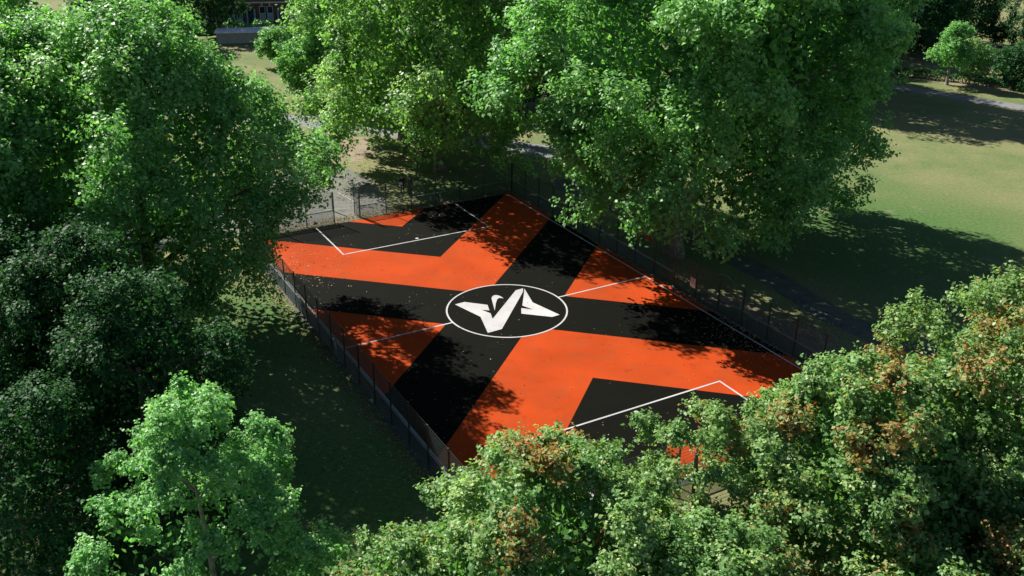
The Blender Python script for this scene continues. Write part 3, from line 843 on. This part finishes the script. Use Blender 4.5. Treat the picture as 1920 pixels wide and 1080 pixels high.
# ------------------------------------------------------------------ the two people behind the goal-end fence
def skin_fig(name, verts, edges, radii, mat, parent, root=0, levels=1):
    me = bpy.data.meshes.new(name); me.from_pydata(verts, edges, []); me.update()
    o = link(name, me, parent, mat)
    sk = o.modifiers.new('skin', 'SKIN'); sk.use_smooth_shade = True
    for i, r_ in enumerate(radii):
        d_ = me.skin_vertices[0].data[i]
        d_.radius = (r_, r_) if not isinstance(r_, tuple) else r_
        d_.use_root = (i == root)
    ss = o.modifiers.new('sub', 'SUBSURF'); ss.levels = levels; ss.render_levels = levels
    return o
def person(label, loc, rz, h, top_mat, bend, hold=None):
    root = empty('person', loc, rz); tag(root, label, 'person', 'people behind the goal end')
    k = h / 1.75
    V = [(0, 0, 0.95), (0, 0, 1.15), (0, -0.01, 1.38), (0, 0, 1.50), (0, 0.02, 1.58), (0, 0.03, 1.69),   # 0-5 pelvis..head
         (0.09, 0, 0.92), (0.10, 0.02, 0.50), (0.11, -0.02, 0.08), (0.11, 0.13, 0.04),                   # left leg 6-9
         (-0.09, 0, 0.92), (-0.11, 0.0, 0.50), (-0.12, -0.03, 0.08), (-0.12, 0.12, 0.04),                # right leg 10-13
         (0.18, 0, 1.42), (0.24, 0.0 , 1.14), (0.22, 0.10 + bend, 0.92 + bend), (0.215, 0.13 + bend, 0.86 + bend * 1.2),
         (-0.18, 0, 1.42), (-0.25, -0.02, 1.14), (-0.24, 0.06, 0.90), (-0.235, 0.08, 0.83)]
    Ed = [(0, 1), (1, 2), (2, 3), (3, 4), (4, 5), (0, 6), (6, 7), (7, 8), (8, 9), (0, 10), (10, 11), (11, 12), (12, 13),
          (2, 14), (14, 15), (15, 16), (16, 17), (2, 18), (18, 19), (19, 20), (20, 21)]
    R_ = [(0.15, 0.11), (0.13, 0.095), (0.15, 0.10), 0.055, 0.085, 0.085, 0.085, 0.058, 0.042, 0.035, 0.085, 0.058, 0.042, 0.035,
          0.062, 0.045, 0.032, 0.035, 0.062, 0.045, 0.032, 0.035]
    for w, sgn in ((17, 1), (21, -1)):
        hx_, hy_, hz_ = V[w]
        for f_, (fx, fl) in enumerate(((-0.03, 0.075), (-0.01, 0.085), (0.01, 0.08), (0.03, 0.065), (0.04, 0.05))):
            thumb = f_ == 4
            V.append((hx_ + fx * 0.3, hy_ + (0.05 if thumb else 0.01) + fx * 0.8, hz_ - (0.03 if thumb else fl)))
            Ed.append((w, len(V) - 1)); R_.append(0.009)
    V = [(x * k, y * k, z * k) for x, y, z in V]
    R_ = [tuple(q * k for q in r_) if isinstance(r_, tuple) else r_ * k for r_ in R_]
    skin_fig('body', V, Ed, R_, 'skin', root)
    jv = [V[0], V[1], V[2], V[14], V[15], V[16], V[18], V[19], V[20]]
    skin_fig('jacket', jv, [(0, 1), (1, 2), (2, 3), (3, 4), (4, 5), (2, 6), (6, 7), (7, 8)],
             [(0.185 * k, 0.14 * k), (0.17 * k, 0.13 * k), (0.175 * k, 0.125 * k), .085 * k, .066 * k, .05 * k, .085 * k, .066 * k, .05 * k], top_mat, root)
    tv = [V[0], V[6], V[7], V[8], V[10], V[11], V[12]]
    skin_fig('trousers', tv, [(0, 1), (1, 2), (2, 3), (0, 4), (4, 5), (5, 6)], [(0.17 * k, 0.13 * k), .105 * k, .078 * k, .06 * k, .105 * k, .078 * k, .06 * k], 'dark_cloth', root)
    hv, hf = [], []
    for i in range(7):
        for j in range(14):
            t_ = math.pi * 0.56 * i / 6; p_ = 2 * math.pi * j / 14
            hv.append((0.097 * k * math.sin(t_) * math.cos(p_), (0.015 + 0.108 * math.sin(t_) * math.sin(p_) - 0.015 * i / 6) * k, (1.655 + 0.125 * math.cos(t_)) * k))
    for i in range(6):
        for j in range(14):
            a_ = i * 14 + j; b_ = i * 14 + (j + 1) % 14; hf.append((a_, a_ + 14, b_ + 14, b_))
    pydata('hair', hv, hf, 'hair', root, True)
    for s_ in (1, -1):
        m2 = MB().box(s_ * 0.115 * k - 0.05 * k, s_ * 0.115 * k + 0.05 * k, -0.09 * k, 0.18 * k, 0.0, 0.085 * k)
        m2.build('shoe', 'dark_cloth', root)
    return root
person('person in dark jacket and trousers holding a white sheet', (-10.75, 88.8, 0.0), math.radians(200), 1.76, 'dark_cloth', 0.08)
person('person with brown hair in navy top, arms at sides', (-9.95, 88.5, 0.0), math.radians(150), 1.72, 'navy_cloth', 0.0)
sheet_o = MB().box(-0.15, 0.15, -0.004, 0.004, -0.11, 0.11).build('paper_sheet', 'white_card')
rzp = math.radians(200)
sheet_o.location = (-10.75 + math.cos(rzp) * 0.20 - math.sin(rzp) * 0.24, 88.8 + math.sin(rzp) * 0.20 + math.cos(rzp) * 0.24, 1.0)
sheet_o.rotation_euler = (0.5, 0, rzp)
tag(sheet_o, 'white sheet of paper held by the person in the dark jacket', 'paper')

# ------------------------------------------------------------------ fallen leaves
def litter(name, label, cen, size, seed):
    rng = np.random.default_rng(seed)
    n = len(cen)
    nor = rng.normal(size=(n, 3)) * 0.35 + np.array([0, 0, 1.0])
    me = leaves_mesh(name, cen, nor, size * rng.uniform(0.6, 1.3, n), rng.random(n), np.where(rng.random(n) < 0.3, rng.random(n), 0), rng, 'litter')
    tag(link(name, me), label, 'leaves', kind='stuff')
rng = np.random.default_rng(99)
def along(a0, b0, a1, b1, n, spread):
    t = rng.random(n)
    a = a0 + (a1 - a0) * t + rng.normal(0, spread, n); b = b0 + (b1 - b0) * t + rng.normal(0, spread, n)
    c, s = math.cos(YAW), math.sin(YAW)
    return np.stack([CX + (a * c - b * s) * S, CY + (a * s + b * c) * S, np.full(n, 0.045)], 1)
def blob(x, y, r_, n):
    q = rng.normal(size=(n, 2)) * r_
    return np.stack([x + q[:, 0], y + q[:, 1], np.full(n, 0.035)], 1)
litter('fallen_leaves', 'dry fallen leaves gathered along the fences and under the trees', np.concatenate([
    along(9.5, 15, 9.7, -15, 2600, 0.35), along(-9.5, 15, -9.5, -15, 2200, 0.3), along(-9, 16.1, 9, 16.1, 2600, 0.25),
    along(8.93, 6, 8.93, -15, 500, 0.06), along(-9, 15.5, 9, 15.5, 500, 0.05),
    blob(18.5, 60, 2.4, 2500), blob(-20.5, 69, 3.0, 1800), blob(-19, 58, 4.0, 1200), blob(-15, 90, 4, 1200), blob(-12, 42, 6, 900), blob(-8, 95, 7, 1800)]), 0.13, 5)
nf = 420
fa_, fb_ = rng.uniform(-8.7, 8.7, nf), rng.uniform(-15.2, 15.2, nf)
cc_, ss_ = math.cos(YAW), math.sin(YAW)
litter('scattered_leaves', 'scattered small pale leaves lying on the painted court', np.stack([CX + (fa_ * cc_ - fb_ * ss_) * S, CY + (fa_ * ss_ + fb_ * cc_) * S, np.full(nf, 0.062)], 1), 0.085, 6)
